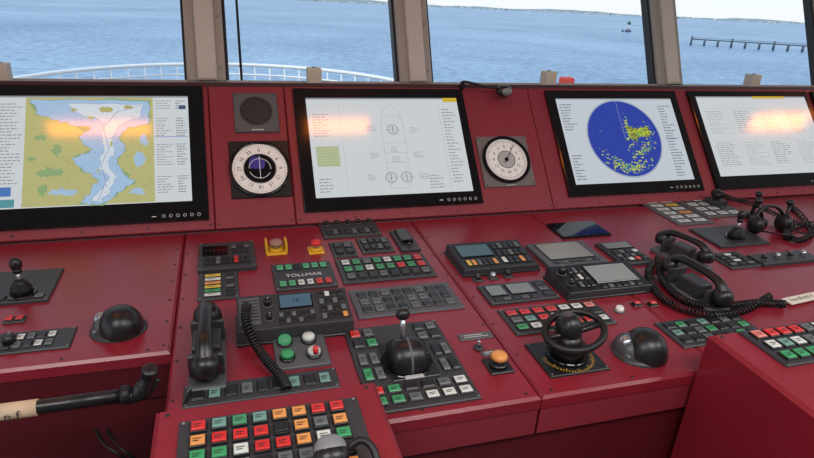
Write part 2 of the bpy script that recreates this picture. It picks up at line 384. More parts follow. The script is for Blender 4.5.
# ================================================================ fascia instruments
def tickdial(name,c,cen,rp,plate,face):
    r=rect(P,c,.006); b=B(name,P); b.box(*r,0,.008,plate,.002); screws(b,r,.008,.01)
    k=uv(P,cen[0],cen[1],.01); e=uv(P,cen[0]+rp,cen[1]-1,.01); R_=e.x-k.x; c0=(k.x,k.y)
    b.rev((k.x,k.y,.008),[(R_*1.12,0),(R_*1.12,.008),(R_*1.03,.01),(R_*1.0,.006)],BLKG,40)
    FW=mat('dial_white',(244,244,240),.35)
    if face:
        b.disc(c0,R_*1.02,.0145,FW,48)
        for i in range(72):
            a=2*math.pi*i/72; r0=R_*(.9 if i%6 else .85); b.line((c0[0]+r0*math.cos(a),c0[1]+r0*math.sin(a)),(c0[0]+R_*.98*math.cos(a),c0[1]+R_*.98*math.sin(a)),.0008,.0149,LABK)
        for i in range(12):
            a=math.pi/2-2*math.pi*i/12; b.text(str(i*3),c0[0]+R_*.74*math.cos(a),c0[1]+R_*.74*math.sin(a),.0149,R_*.2,LABK,'CENTER',a-math.pi/2)
        b.disc(c0,R_*.58,.0152,BLKG,40); b.ring(c0,R_*.58,R_*.61,.0153,SIL,40)
        b.disc((c0[0]-R_*.1,c0[1]+R_*.2),R_*.3,.0155,mat('dial_blue',(70,60,150),.3),32); b.ring(c0,R_*.38,R_*.41,.0157,LAB,32); 
        b.poly([(c0[0]-R_*.5,c0[1]-R_*.12),(c0[0]+R_*.55,c0[1]-R_*.2),(c0[0]+R_*.5,c0[1]-R_*.05),(c0[0]-R_*.5,c0[1]+R_*.02)],.0158,BLKG)
        b.line((c0[0],c0[1]-R_*.4),(c0[0],c0[1]+R_*.5),.0018,.016,FW)
    else:
        b.disc(c0,R_*1.0,.0148,FW,48)
        for i in range(72):
            a=2*math.pi*i/72; r0=R_*(.84 if i%6 else .76); b.line((c0[0]+r0*math.cos(a),c0[1]+r0*math.sin(a)),(c0[0]+R_*.97*math.cos(a),c0[1]+R_*.97*math.sin(a)),.0011,.0151,LABK)
        for i in range(12):
            a=math.pi/2-2*math.pi*i/12; b.text(str(abs(i*3 if i<=6 else 36-i*3)),c0[0]+R_*.62*math.cos(a),c0[1]+R_*.62*math.sin(a),.0154,R_*.2,LABK,'CENTER',0)
        b.ring(c0,R_*1.0,R_*1.14,.0185,BLKG,48); b.disc(c0,R_*.4,.0155,mat('dial_face_grey',(176,178,176),.4),32); b.ring(c0,R_*.4,R_*.43,.0156,LABK,32); b.disc(c0,R_*.1,.0165,BLKG,20)
        b.line((c0[0]-R_*.12,c0[1]-R_*.18),(c0[0]+R_*.5,c0[1]+R_*.72),.0026,.016,BLKG)
    b.q(c0[0]-.02,r[1]+.003,c0[0]+.02,r[1]+.006,.0083,LAB); return b.done()
tickdial('gyro_compass_repeater',[(229,143),(288,139),(292,195),(231,200)],(260,169),27,BLK,True)
tickdial('rudder_angle_indicator',[(477,137),(527,136),(534,185),(484,188)],(506,160),20,mat('bezel_grey',(112,106,104),.45),False)
r=rect(P,[(233,94),(277,92),(279,131),(235,133)],.006); b=B('intercom_speaker',P); b.box(*r,0,.008,PLG,.002); screws(b,r,.008,.008)
c0=((r[0]+r[2])/2,(r[1]+r[3])/2+.004); R_=(r[2]-r[0])*.36
b.disc(c0,R_,.0083,BLK,40)
for k in range(1,5): b.ring(c0,R_*k/6,R_*k/6+.0022,.0087,PLG,40)
for i in range(8):
    a=math.pi*i/8; b.line((c0[0]-R_*.75*math.cos(a),c0[1]-R_*.75*math.sin(a)),(c0[0]+R_*.75*math.cos(a),c0[1]+R_*.75*math.sin(a)),.0015,.009,PLT)
for i in range(36):
    a=math.pi*2*i/36; b.line((c0[0]+R_*.82*math.cos(a),c0[1]+R_*.82*math.sin(a)),(c0[0]+R_*.92*math.cos(a),c0[1]+R_*.92*math.sin(a)),.0012,.009,GRY)
b.ring(c0,R_*.98,R_*1.03,.0095,PLT,40); b.q(c0[0]-.02,r[1]+.006,c0[0]+.02,r[1]+.010,.0083,LAB); b.done()
# ================================================================ button panels
def cell(b,u0,v0,u1,v1,w,ch,hh=.006,lab=True):
    if ch==' ': return
    du,dv=(u1-u0),(v1-v0); a,c,d,e=u0+du*.1,v0+dv*.14,u1-du*.1,v1-dv*.14
    b.box(a,c,d,e,w,w+hh*.6,BLK,.001)
    i=min(du,dv)*.06; b.box(a+i,c+i,d-i,e-i,w+hh*.5,w+hh,BC[ch],.0015)
    if lab and ch!='k':
        mu=(a+d)/2; L=(d-a)*.28
        b.q(mu-L,(c+e)/2,mu+L*.8,(c+e)/2+(e-c)*.09,w+hh+.0002,LABK); b.q(mu-L,(c+e)/2-(e-c)*.2,mu+L*.3,(c+e)/2-(e-c)*.11,w+hh+.0002,LABK)
def grid(b,r,rows,w,hh=.006,lab=True):
    n=len(rows)
    for i,row in enumerate(rows):
        v1=r[3]-(r[3]-r[1])*i/n; v0=r[3]-(r[3]-r[1])*(i+1)/n; k=len(row)
        for j,ch in enumerate(row): cell(b,r[0]+(r[2]-r[0])*j/k,v0,r[0]+(r[2]-r[0])*(j+1)/k,v1,w,ch,hh,lab)
def panel(name,c,rows,plate=PLT,th=.005,m=(.08,.12),hh=.006,w=0,lab=True,fin=True,fr=D):
    r=rect(fr,c,w+th); b=B(name,fr); b.box(*r,w,w+th,plate,.002); screws(b,r,w+th,.006,.0022,GRY)
    W_,H_=r[2]-r[0],r[3]-r[1]
    if rows: grid(b,(r[0]+W_*m[0],r[1]+H_*m[1],r[2]-W_*m[0],r[3]-H_*m[1]),rows,w+th,hh,lab)
    if fin: return b.done()
    return b,r,w+th
def sub(r,x0,y0,x1,y1): return (r[0]+(r[2]-r[0])*x0,r[1]+(r[3]-r[1])*y0,r[0]+(r[2]-r[0])*x1,r[1]+(r[3]-r[1])*y1)
def knob(b,u,v,w,r=.01,hh=.014,mt=BLK):
    b.cyl((u,v,w),r*1.3,.002,PLG,18); b.cyl((u,v,w+.002),r,hh,mt,18,r*.85); b.line((u,v),(u+r*.2,v+r*.75),.0015,w+hh+.0023,LAB)
def lcd(b,q,w,mt=LCD):
    i=.003; b.box(q[0]-i,q[1]-i,q[2]+i,q[3]+i,w,w+.003,BLKG,.001); b.q(*q,w+.0033,mt)
# centre section
b,r,w=panel('navigation_light_alarm_panel',[(199,244),(253,240),(257,266),(198,270)],None,th=.014,fin=False)
lcd(b,sub(r,.08,.5,.5,.82),w,BLKG)
for i in range(6): b.disc((r[0]+.02+.012*i,r[1]+(r[3]-r[1])*.66),.002,w+.0036,BC['r'],8)
grid(b,sub(r,.08,.1,.92,.42),['kkdkkrkk'],w); grid(b,sub(r,.56,.5,.92,.85),['dkd','kkk'],w,.004); b.done()
b,r,w=panel('alarm_legend_panel',[(199,274),(239,271),(238,297),(197,300)],None,th=.006,fin=False)
grid(b,sub(r,.1,.06,.62,.94),['y','w','o','y','g','w'],w,.004); grid(b,sub(r,.66,.06,.92,.94),['k','d','k','d','k','k'],w,.004); b.done()
def estop(name,x,y,col,base,rr=.019,guard=False):
    k=uv(D,x,y,.02); b=B(name,D); u,v=k.x,k.y
    b.box(u-rr*1.5,v-rr*1.5,u+rr*1.5,v+rr*1.5,0,.005,base,.002)
    b.cyl((u,v,.005),rr*1.1,.008,base,24); b.cyl((u,v,.013),rr*.6,.01,SIL,18)
    b.rev((u,v,.02),[(rr*.7,0),(rr,.004),(rr,.009),(rr*.85,.014),(rr*.4,.017),(0,.0175)],col,28)
    if guard:
        for sx in (-1,1):
            b.box(u+sx*rr*1.45-.003,v-rr*1.3,u+sx*rr*1.45+.003,v+rr*1.3,.004,.034,base,.001)
    return b.done()
estop('fire_release_button',276,245,mat('estop_grey',(160,120,108),.4),YEL,.02,True)
estop('emergency_stop_button',316,245,BC['r'],YEL,.016)
b,r,w=panel('dimmer_panel',[(316,219),(368,214),(384,233),(325,239)],None,fin=False,th=.006)
for i in range(5): knob(b,r[0]+(r[2]-r[0])*(.12+.19*i),r[1]+(r[3]-r[1])*.62,w,.008,.012)
grid(b,sub(r,.06,.08,.94,.36),['kdkkdkdk'],w,.004); b.done()
panel('lamp_test_panel',[(329,243),(352,240),(358,255),(334,258)],['kd','kk'])
panel('wiper_panel',[(356,239),(386,235),(395,250),(363,254)],['dkkd','kkdk'])
b,r,w=panel('communication_handset_holder',[(391,231),(408,229),(420,248),(401,251)],None,fin=False,th=.01)
b.box(*sub(r,.2,.3,.8,.9),w,w+.012,BLKG,.003); knob(b,(r[0]+r[2])/2,r[1]+(r[3]-r[1])*.16,w,.006,.008); b.done()
b,r,w=panel('whistle_control_panel',[(272,265),(327,260),(340,284),(275,291)],None,fin=False,th=.008)
grid(b,sub(r,.06,.68,.94,.95),['GGkGGG'],w,.004); grid(b,sub(r,.06,.05,.94,.32),['GGwwrr'],w,.004)
b.text('TÖLLMAR',(r[0]+r[2])/2,r[1]+(r[3]-r[1])*.485,w+.0006,.0225,WHT,'CENTER'); b.done()
panel('navigation_lights_panel',[(334,260),(421,252),(438,274),(345,284)],['wgdgwggr','ggwggrgr','dkkdkkkd'],th=.006,m=(.04,.08))
panel('deck_lights_panel',[(348,292),(444,280),(466,305),(360,320)],['kkdkkdkk','ddkkddkk','kdkkdkkd'],PLG,m=(.05,.1),hh=.004)
def tilted(r,wf,wb):
    p0=D@Vector((r[0],r[1],wf)); p1=D@Vector((r[0],r[3],wb)); ey=(p1-p0); L=ey.length
    return frame(p0,X,ey.normalized()),L
def radio(name,c,wf,wb,kind):
    r=rect(D,c,(wf+wb)/2); b=B(name,D); b.box(r[0]-.004,r[1]-.004,r[2]+.004,r[3]+.004,0,.006,BLK)
    b.wedge(*r,wf,wb,PLT); T,L=tilted(r,wf,wb); Wd=r[2]-r[0]
    save=b.M; b.M=T; q=(0,0,Wd,L)
    b.box(.002,.002,Wd-.002,L-.002,0,.003,PLT if kind==0 else BLK,.002)
    if kind==0:
        b.box(*sub(q,.02,.15,.2,.9),.003,.006,PLG)
        for i in range(7): b.q(q[2]*.035,L*(.25+.09*i),q[2]*.185,L*(.25+.09*i)+.002,.0064,BLKG)
        knob(b,Wd*.27,L*.68,.003,.01,.016); knob(b,Wd*.27,L*.28,.003,.008,.013)
        lcd(b,sub(q,.38,.52,.66,.88),.003,LCDB); grid(b,sub(q,.35,.08,.68,.42),['dkdkkd','kdkdkk'],.003,.004,False)
        grid(b,sub(q,.72,.08,.97,.92),['kwkk','dkdk','kdkd','dkko'],.003,.005,False)
        b.text('16',Wd*.52,L*.7,.0066,.017,BLKG,'CENTER')
    elif kind==1:
        lcd(b,sub(q,.4,.25,.9,.85),.003,mat('lcd_pale',(150,160,158),.15)); knob(b,Wd*.1,L*.7,.003,.011,.02); knob(b,Wd*.1,L*.3,.003,.009,.014)
        grid(b,sub(q,.17,.12,.36,.88),['kdk','kwk','dkk'],.003,.005,False); grid(b,sub(q,.4,.04,.9,.2),['kdkkdk'],.003,.003,False)
    else:
        lcd(b,sub(q,.08,.45,.5,.85),.003,mat('lcd_teal',(60,90,96),.15)); grid(b,sub(q,.08,.1,.5,.36),['yodkko'],.003,.004,False)
        grid(b,sub(q,.55,.1,.95,.9),['kdkkd','kkdkk','wkkok'],.003,.005,False)
    b.M=save; return b,r
b,r=radio('vhf_radio',[(236,304),(344,290),(352,312),(238,334)],.035,.06,0); b.done()
b,r=radio('satellite_radio',[(547,270),(625,262),(652,283),(570,293)],.02,.035,1); b.done()
b,r=radio('thruster_alarm_unit',[(446,247),(515,241),(540,262),(466,271)],.018,.03,2); b.done()
b,r,w=panel('pump_control_panel',[(274,338),(321,331),(333,362),(275,370)],None,fin=False,plate=PLG,th=.008)
for x,y,col in ((.22,.75,'w'),(.22,.28,'g'),(.68,.75,'w'),(.72,.28,'w')):
    u,v=r[0]+(r[2]-r[0])*x,r[1]+(r[3]-r[1])*y; mt=BC['G'] if (x<.3 and y>.5) else BC[col]
    b.cyl((u,v,w),.017,.006,BLK,22); b.rev((u,v,w+.006),[(.0145,0),(.0145,.008),(.012,.012),(0,.0125)],mt,22)
u,v=r[0]+(r[2]-r[0])*.7,r[1]+(r[3]-r[1])*.2
b.cyl((u+.004,v-.002,w+.014),.006,.016,BC['r'],14); b.done()
panel('window_heating_panel',[(186,384),(334,369),(343,388),(180,406)],['ktkdkktkt'],PLT,m=(.04,.14),hh=.004)
# throttle
c=[(341,330),(436,319),(482,399),(374,412)]
b,r,w=panel('thruster_lever_panel',c,None,fin=False,th=.006)
grid(b,sub(r,.03,.7,.3,.97),['rd','kg'],w); grid(b,sub(r,.7,.72,.97,.97),['kd','dk'],w); grid(b,sub(r,.03,.04,.97,.26),['rgkkdw','ggdwww'],w)
grid(b,sub(r,.03,.3,.25,.66),['dd','gd'],w); grid(b,sub(r,.78,.3,.97,.68),['kd','dk'],w); b.box(*sub(r,.28,.28,.74,.74),w,w+.004,BLK)
k=uv(D,407,354,.03); u,v=k.x,k.y
def drum(b,u,v,w,rr,wd,mt):
    n=8; xs=[-1+2*i/n for i in range(n+1)]
    b.tube([(u+x*wd*.5,v,w) for x in xs],[rr*(1-.16*abs(x)**3) for x in xs],mt,28)
b.cyl((u,v,w),.058,.006,BLKG,32); drum(b,u,v,w+.014,.047,.074,BLK); drum(b,u,v,w+.014,.0478,.012,PLG)
for i in range(9):
    a=math.radians(30+15*i); 
    b.tube([(u+.036,v-.034*math.cos(a),w+.014+.034*math.sin(a)),(u+.0385,v-.034*math.cos(a),w+.014+.034*math.sin(a))],.0016,LAB,6)
b.box(u-.02,v-.062,u+.022,v-.052,w+.004,w+.009,LGR,.002)
b.tube([(u-.004,v+.02,w+.05),(u-.004,v+.03,w+.075),(u-.004,v+.034,w+.095)],[.008,.006,.007],SIL,12)
b.ell((u-.004,v+.035,w+.105),(.016,.013,.014),BLK); b.done()
def labelplate(name,c,mt=PLG):
    r=rect(D,c,.002); b=B(name,D); b.box(*r,0,.003,mt,.001); q=sub(r,.15,.3,.85,.42); b.q(*q,.0034,LAB); b.q(*sub(r,.15,.6,.7,.72),.0034,LAB); return b.done()
labelplate('engraved_label',[(457,335),(490,331),(495,337),(461,341)]); labelplate('engraved_label.001',[(480,352),(500,349),(505,353),(484,357)])
b=B('toggle_switch',D); k=uv(D,479,345,.01); b.cyl((k.x,k.y,0),.012,.006,PLT,16); b.tube([(k.x,k.y,.004),(k.x-.003,k.y-.003,.024)],[.003,.004],SIL,10); b.done()
estop('override_button',499,359,BC['o'],BLK,.019)
for i,(x,y) in enumerate(((478,277),(493,275),(508,273))):
    b=B('dimmer_knob',D); k=uv(D,x,y,.01); b.box(k.x-.015,k.y-.014,k.x+.015,k.y+.014,0,.003,PLT); knob(b,k.x,k.y,.003,.009,.012,SIL if i==1 else BLK); b.done()
b,r,w=panel('anemometer_unit',[(476,286),(540,279),(563,296),(493,304)],None,fin=False,th=.008)
lcd(b,sub(r,.08,.35,.3,.85),w); lcd(b,sub(r,.38,.35,.72,.85),w); grid(b,sub(r,.06,.06,.72,.26),['kdkdk'],w,.003); grid(b,sub(r,.78,.1,.96,.9),['k','d','k'],w,.004); b.done()
b,r,w=panel('navtex_receiver',[(528,245),(581,239),(607,260),(549,267)],None,fin=False,th=.014,plate=PLG)
lcd(b,sub(r,.12,.22,.86,.9),w,mat('lcd_beige',(138,140,128),.2)); grid(b,sub(r,.1,.04,.9,.16),['kdkkdk'],w,.003); b.done()
b=B('tablet_computer',D); r=rect(D,[(547,224),(592,220),(612,234),(563,237)],.008)
b.box(*r,0,.009,BLKG,.003); b.q(*sub(r,.05,.07,.95,.93),.0093,mat('tablet_glass',(16,20,30),.06)); b.cyl(((r[0]+r[2])/2,r[1]+.006,.009),.003,.0006,PLG,12); b.done()
b,r,w=panel('gmdss_keypad',[(594,244),(622,240),(657,260),(627,265)],None,fin=False,th=.01)
lcd(b,sub(r,.1,.66,.9,.92),w,LCD); grid(b,sub(r,.08,.08,.92,.58),['kdkw','dkdk','kwrk'],w,.005,False); b.done()
panel('engine_control_panel',[(497,311),(590,299),(618,321),(519,336)],['rrrrwwp','dtrwdwk','gwrgrrw'],m=(.03,.08))
def handwheel(name,c):
    b=B(name,D)
    r=rect(D,c,.006); b.box(*r,0,.006,BLK,.002); screws(b,r,.006,.006,.0022,GRY)
    u,v=(r[0]+r[2])/2,(r[1]+r[3])/2; R_=(r[2]-r[0])*.42
    for i in range(31):
        a=math.radians(180+6*i); L=.9 if i%5 else .82
        b.line((u+R_*L*math.cos(a),v+R_*L*math.sin(a)),(u+R_*math.cos(a),v+R_*math.sin(a)),.0016,.0064,YEL)
    b.cyl((u,v,.006),R_*.75,.008,BLKG,36); b.rev((u,v,.014),[(R_*.62,0),(R_*.55,.02),(R_*.45,.035),(R_*.4,.05)],BLK,32)
    b.ell((u-.002,v+.01,.075),(.030,.034,.038),BLK); b.ell((u-.004,v+.014,.093),(.018,.022,.022),DGR)
    ring=[(u+.012+.070*math.cos(t),v+.004+.052*math.sin(t),.070+.016*math.sin(t)+.010*math.cos(t)) for t in [2*math.pi*i/40 for i in range(40)]]
    b.tube(ring,.0085,RUB,12,True)
    for a in (0,math.pi): b.tube([(u,v,.066),(u+.012+.068*math.cos(a),v+.004,.070+.010*math.cos(a))],.007,BLK,10)
    return b.done()
handwheel('azimuth_thruster_handwheel',[(526,344),(580,336),(609,367),(551,378)])
def trackball(name,x,y,s=1):
    k=uv(D,x,y,.02); u,v=k.x,k.y; b=B(name,D)
    b.ell((u,v,0),(.074*s,.066*s,.014),PLT,True,pw=.5)
    b.ell((u+.008*s,v-.006*s,.004),(.058*s,.062*s,.066*s),BLK,True,32,14,pw=.8)
    b.ell((u-.024*s,v+.010*s,.004),(.044*s,.050*s,.048*s),DGR,True,28,12)
    b.ell((u-.042*s,v+.010*s,.032*s),(.020*s,.020*s,.020*s),SIL); 
    b.box(u-.06*s,v-.03*s,u-.05*s,v+.0,.008,.016,BC['d']); return b.done()
trackball('trackball_controller',118,322,.84); trackball('trackball_controller',641,346,.9)
b=B('selector_knob',D); k=uv(D,620,308,.01); knob(b,k.x,k.y,0,.012,.012,WHT); b.done()
for x in (637,653):
    b=B('red_pushbutton',D); k=uv(D,x,302,.01); b.box(k.x-.014,k.y-.011,k.x+.014,k.y+.011,0,.004,BLK); cell(b,k.x-.012,k.y-.01,k.x+.012,k.y+.01,.004,'r',.008); b.done()
panel('ballast_panel',[(652,323),(732,312),(770,334),(688,348)],['kgktkdk','tkdgkkg','kkdkkgk'],m=(.04,.08),hh=.004)
b,r,w=panel('signal_flag_legend',[(636,201),(668,198),(713,221),(683,226)],None,fin=False,plate=PLG)
grid(b,sub(r,.06,.04,.94,.96),['ww','wy','ww','wo','ww','ww'],w,.002); b.done()
b,r,w=panel('alarm_card_holder',[(672,199),(708,195),(745,213),(712,219)],None,fin=False,plate=PLG)
grid(b,sub(r,.06,.04,.94,.96),['dww','www','wwd','www'],w,.002); b.done()
def joystick(name,c,cen,hh,rows=None):
    b,r,w=panel(name,c,None,fin=False,th=.008)
    k=uv(D,cen[0],cen[1],.01); u,v=k.x,k.y
    b.cyl((u,v,w),.034,.004,BLKG,28); b.rev((u,v,w+.004),[(.027,0),(.023,.008),(.024,.012),(.016,.02),(.017,.024),(.009,.034)],RUB,24)
    b.tube([(u,v,w+.03),(u,v,w+hh*.7)],.005,SIL,12); b.ell((u,v,w+hh),(.014,.014,.018),BLK,n=20); b.cyl((u,v,w+hh*.72),.01,hh*.15,BLK,16)
    if rows: grid(b,sub(r,.05,.04,.95,.2),rows,w,.004)
    return b.done()
joystick('bow_thruster_joystick',[(-22,274),(62,267),(50,299),(-34,306)],(22,292),.08,['kdkdkd'])
joystick('crane_joystick',[(692,229),(735,224),(768,241),(722,248)],(735,237),.085)
panel('cctv_control_panel',[(-12,333),(75,328),(71,347),(-18,355)],['kwdkw','kdkwd'],PLT,m=(.2,.12),hh=.004)
b=B('dimmer_knob',D); k=uv(D,9,341,.01); knob(b,k.x,k.y,.005,.014,.02); b.done()
panel('pushbutton_pair',[(4,318),(27,314),(25,320),(2,324)],['rr'],m=(.02,.02))
panel('telephone_keypad',[(712,254),(738,250),(758,265),(730,270)],['kwk','kdk','kwk','dkd'],hh=.005,lab=False)
b,r,w=panel('alarm_control_strip',[(750,256),(800,248),(818,257),(768,266)],None,fin=False,th=.012)
for i in range(4): knob(b,r[0]+(r[2]-r[0])*(.14+.23*i),(r[1]+r[3])/2,w,.009,.013,SIL if i%2 else BLK)
b.done()
# ---------------------------------------------------------------- handsets
def L(x,y,w): return tuple(uv(D,x,y,w))
def handset(name,A,Bp,cradle=True,cord=None,bow=.03,s=1):
    b=B(name,D); A=Vector(A);C=Vector(Bp); d=(C-A); up=Vector((0,0,1))
    pts=cat([A,A.lerp(C,.15)+up*bow*.8,A.lerp(C,.5)+up*bow,A.lerp(C,.85)+up*bow*.8,C],6)
    n=len(pts); rad=[(.020-.007*math.sin(math.pi*i/(n-1)))*s for i in range(n)]
    b.tube(pts,rad,BLK,14,flat=.8)
    for q in (A,C):
        b.rev((q.x,q.y,q.z-.03*s),[(.018*s,0),(.027*s,.003*s),(.029*s,.012*s),(.026*s,.028*s),(.018*s,.04*s),(0,.044*s)],BLK,24)
        b.ring((q.x,q.y),.006,.024*s,q.z-.0302*s,PLT,20)
    if cradle:
        m_=A.lerp(C,.5); Ld=d.length; ang=math.atan2(d.y,d.x)
        T=Matrix.Translation((m_.x,m_.y,0))@Matrix.Rotation(ang,4,'Z')
        b.box(-Ld*.62,-.034*s,Ld*.62,.034*s,0,.012,PLG,.003,T)
        b.box(-Ld*.2,-.026*s,Ld*.2,.026*s,.012,max(.02,min(A.z,C.z)-.005),PLT,.004,T)
        for sx in (-1,1): b.box(sx*Ld*.36-.006,-.032*s,sx*Ld*.36+.006,.032*s,.012,max(.02,min(A.z,C.z)-.002),PLT,.003,T)
    if cord: b.coil(*cord)
    return b.done()
handset('telephone_handset',L(207,310,.075),L(205,360,.065),True,([L(247,305,.07),L(246,322,.06),L(256,345,.03),L(268,362,.02),L(282,378,.02),L(287,388,.012)],38,.0085,.0026,RUB),.032,1.1)
b=B('handset_cord',D); b.tube(cat([L(205,368,.04),L(198,380,.012),L(190,392,.009),L(184,404,.009)],8),.003,RUB); b.done()
handset('telephone_handset',L(664,235,.06),L(707,253,.06),True,([L(658,258,.02),L(664,282,.014),L(688,302,.012),L(722,306,.012),L(755,303,.012),L(785,304,.012)],62,.009,.0026,RUB),.022,.88)
handset('telephone_handset',L(672,261,.065),L(724,293,.06),True,([L(652,264,.015),L(649,276,.014),L(664,299,.013),L(702,314,.012),L(742,311,.012),L(770,296,.012)],58,.009,.0026,RUB),.028,.98)
b=B('hand_microphone',D); p=[L(722,195,.06),L(738,200,.06),L(758,206,.05),L(775,214,.03),L(800,224,.014),L(830,232,.012)]
b.coil(p,44,.008,.0025,RUB); k=Vector(L(718,194,.05)); b.ell(k,(.024,.03,.018),BLK); b.box(k.x-.03,k.y-.03,k.x+.03,k.y+.03,0,.03,PLT,.004); b.done()
b=B('headset',D)
k=Vector(L(772,226,.03)); 
arc=[(k.x+.07*math.cos(t),k.y+.015+.02*math.sin(t),.04+.055*math.sin(t)) for t in [math.pi*i/16 for i in range(17)]]
b.tube(arc,.006,BLK,8,flat=1.4)
for sx in (-1,1):
    b.ell((k.x+sx*.068,k.y+.012,.033),(.018,.032,.034),BLK); b.ell((k.x+sx*.054,k.y+.012,.033),(.012,.028,.03),RUB)
b.tube(cat([(k.x-.07,k.y,.02),(k.x-.05,k.y-.06,.03),(k.x,k.y-.085,.03)]),.003,RUB); b.ell((k.x,k.y-.085,.03),(.01,.008,.008),RUB); 
b.tube(cat([(k.x+.07,k.y,.02),(k.x+.14,k.y-.05,.006),(k.x+.2,k.y-.03,.006),(k.x+.3,k.y-.06,.006)]),.0035,RUB); b.done()
b=B('lever_handles',D)
for x,y,t in ((752,213,.03),(762,220,-.02),(785,222,.02)):
    k=Vector(L(x,y,.02)); b.cyl((k.x,k.y,0),.022,.02,BLK); b.tube([(k.x,k.y,.015),(k.x+t*.5,k.y+.01,.06),(k.x+t,k.y+.02,.085)],[.008,.006,.006],BLK,10); b.ell((k.x+t,k.y+.02,.09),(.016,.012,.012),BLK)
b.done()
b=B('coiled_cable',D); b.coil([L(790,206,.012),L(800,214,.012),L(812,232,.012),L(800,240,.012),L(786,236,.012),L(792,228,.012),L(815,224,.012),L(850,226,.012)],46,.009,.0028,RUB); b.done()
b=B('cable_tag_label',D); k=uv(D,787,301,.01); T=Matrix.Translation((k.x,k.y,.0))@Matrix.Rotation(math.radians(6),4,'Z')
b.box(0,-.016,.17,.016,.006,.010,mat('tag_white',(228,222,204),.6),.001,T); b.text('handheld f',.012,0,.0104,.023,LABK,'LEFT',0,T); b.done()
b=B('gooseneck_reading_lamp',P); q=lambda x,y,w: tuple(uv(P,x,y,w))
b.cyl(q(462,87,.0)[:2]+(0,),.012,.012,BLK)
b.tube(cat([q(461,87,.01),q(463,82,.03),q(475,84,.05),q(487,87,.055),q(497,88,.05)]),.0055,RUB)
k=Vector(q(504,91,.045)); b.ell(k,(.034,.024,.022),BLK); b.ell((k.x+.004,k.y-.008,k.z+.008),(.024,.016,.017),GRY); b.done()
# ================================================================ foreground pods
HP=.11
def pod(name,u0,u1,v0,v1):
    b=B(name,D); b.box(u0,v0,u1,v1,-.84,HP,RED,.008)
    for u in (u0+.02,u1-.02):
        for v in (v1-.018,v0+.02): b.cyl((u,v,HP),.004,.0015,SCR,10)
    return b
u0=uv(D,155,414,HP).x; u1=uv(D,375,380,HP).x
b=pod('control_pedestal',u0,u1,vF-.46,vF-.006)
r=rect(D,[(180,423),(352,395),(381,458),(172,492)],HP+.006); r=(r[0],r[1]-.03,r[2],r[3]); b.box(*r,HP,HP+.006,PLT,.002); screws(b,r,HP+.006,.007,.0026,GRY)
grid(b,sub(r,.05,.04,.92,.96),['rtGtoorr','orrrkodo','ggwrrowg','rrwkddok','gkwwrkgo'],HP+.006,.009)
b.done()
k=uv(D,330,450,HP+.04); b=B('pedestal_lever',D); u,v=k.x,k.y
b.cyl((u,v-.01,HP+.006),.034,.006,BLKG,28); drum(b,u,v-.01,HP+.012,.03,.046,BLK); b.ell((u,v-.004,HP+.046),(.024,.022,.02),GRY); b.ell((u,v-.014,HP+.042),(.026,.022,.02),BLK)
b.tube(cat([(u+.02,v,HP+.03),(u+.045,v+.004,HP+.045),(u+.062,v-.01,HP+.04),(u+.066,v-.04,HP+.02)]),.006,RUB); b.done()
u0=uv(D,705,331,HP).x
b=pod('control_pedestal',u0,u0+.85,vF-.55,vF-.006)
r=rect(D,[(742,332),(830,317),(880,350),(786,366)],HP+.006); b.box(*r,HP,HP+.006,PLT,.002); screws(b,r,HP+.006)
grid(b,sub(r,.04,.05,.96,.95),['prrrdww','wtwdrwg','ggggrog'],HP+.006,.008); b.done()
b=B('chair_armrest_lever',W); Y=1.0
A=[atY(x,y,Y) for x,y in ((-60,421),(0,412),(60,404),(128,394))]
b.tube(A,.0125,BLK,16)
b.tube([atY(121,395,Y),atY(130,394,Y)],.0175,RUB,16)
b.tube(cat([atY(128,397,Y),atY(137,394,Y),atY(145,385,Y),atY(149,376,Y),atY(150,369,Y-.01)]),[.014]*8+[.016]*8+[.014]*16+[.011],BLK,14)
b.tube(cat([atY(138,399,Y),atY(150,393,Y),atY(158,379,Y)]),.005,BLK,10)
b.tube([atY(-8,413.3,Y),atY(38,407.2,Y)],.0150,mat('tape_tan',(205,180,150),.7),16)
t0=atY(7,412,Y); dirx=(atY(36,407.4,Y)-atY(-8,413.3,Y)).normalized(); tb=frame(t0+Vector((0,-.0175,.002)),dirx,Vector((0,.15,1)).normalized())
b.text('n f',0,0,.0015,.024,LABK,'LEFT',0,tb)
s0=atY(-40,418,Y); b.tube([s0,Vector((s0.x,s0.y,.05))],.022,BLK,14); b.cyl((s0.x,s0.y,0),.16,.05,PLT,28,.1); b.done()
b=B('hanging_cables',W)
for i in range(2): b.tube(cat([atY(96+i*12,430,1.2),atY(104+i*12,444,1.16),atY(118+i*10,454,1.14),atY(135+i*8,468,1.15),atY(140+i*8,500,1.16)]),.004,RUB)
b.done()
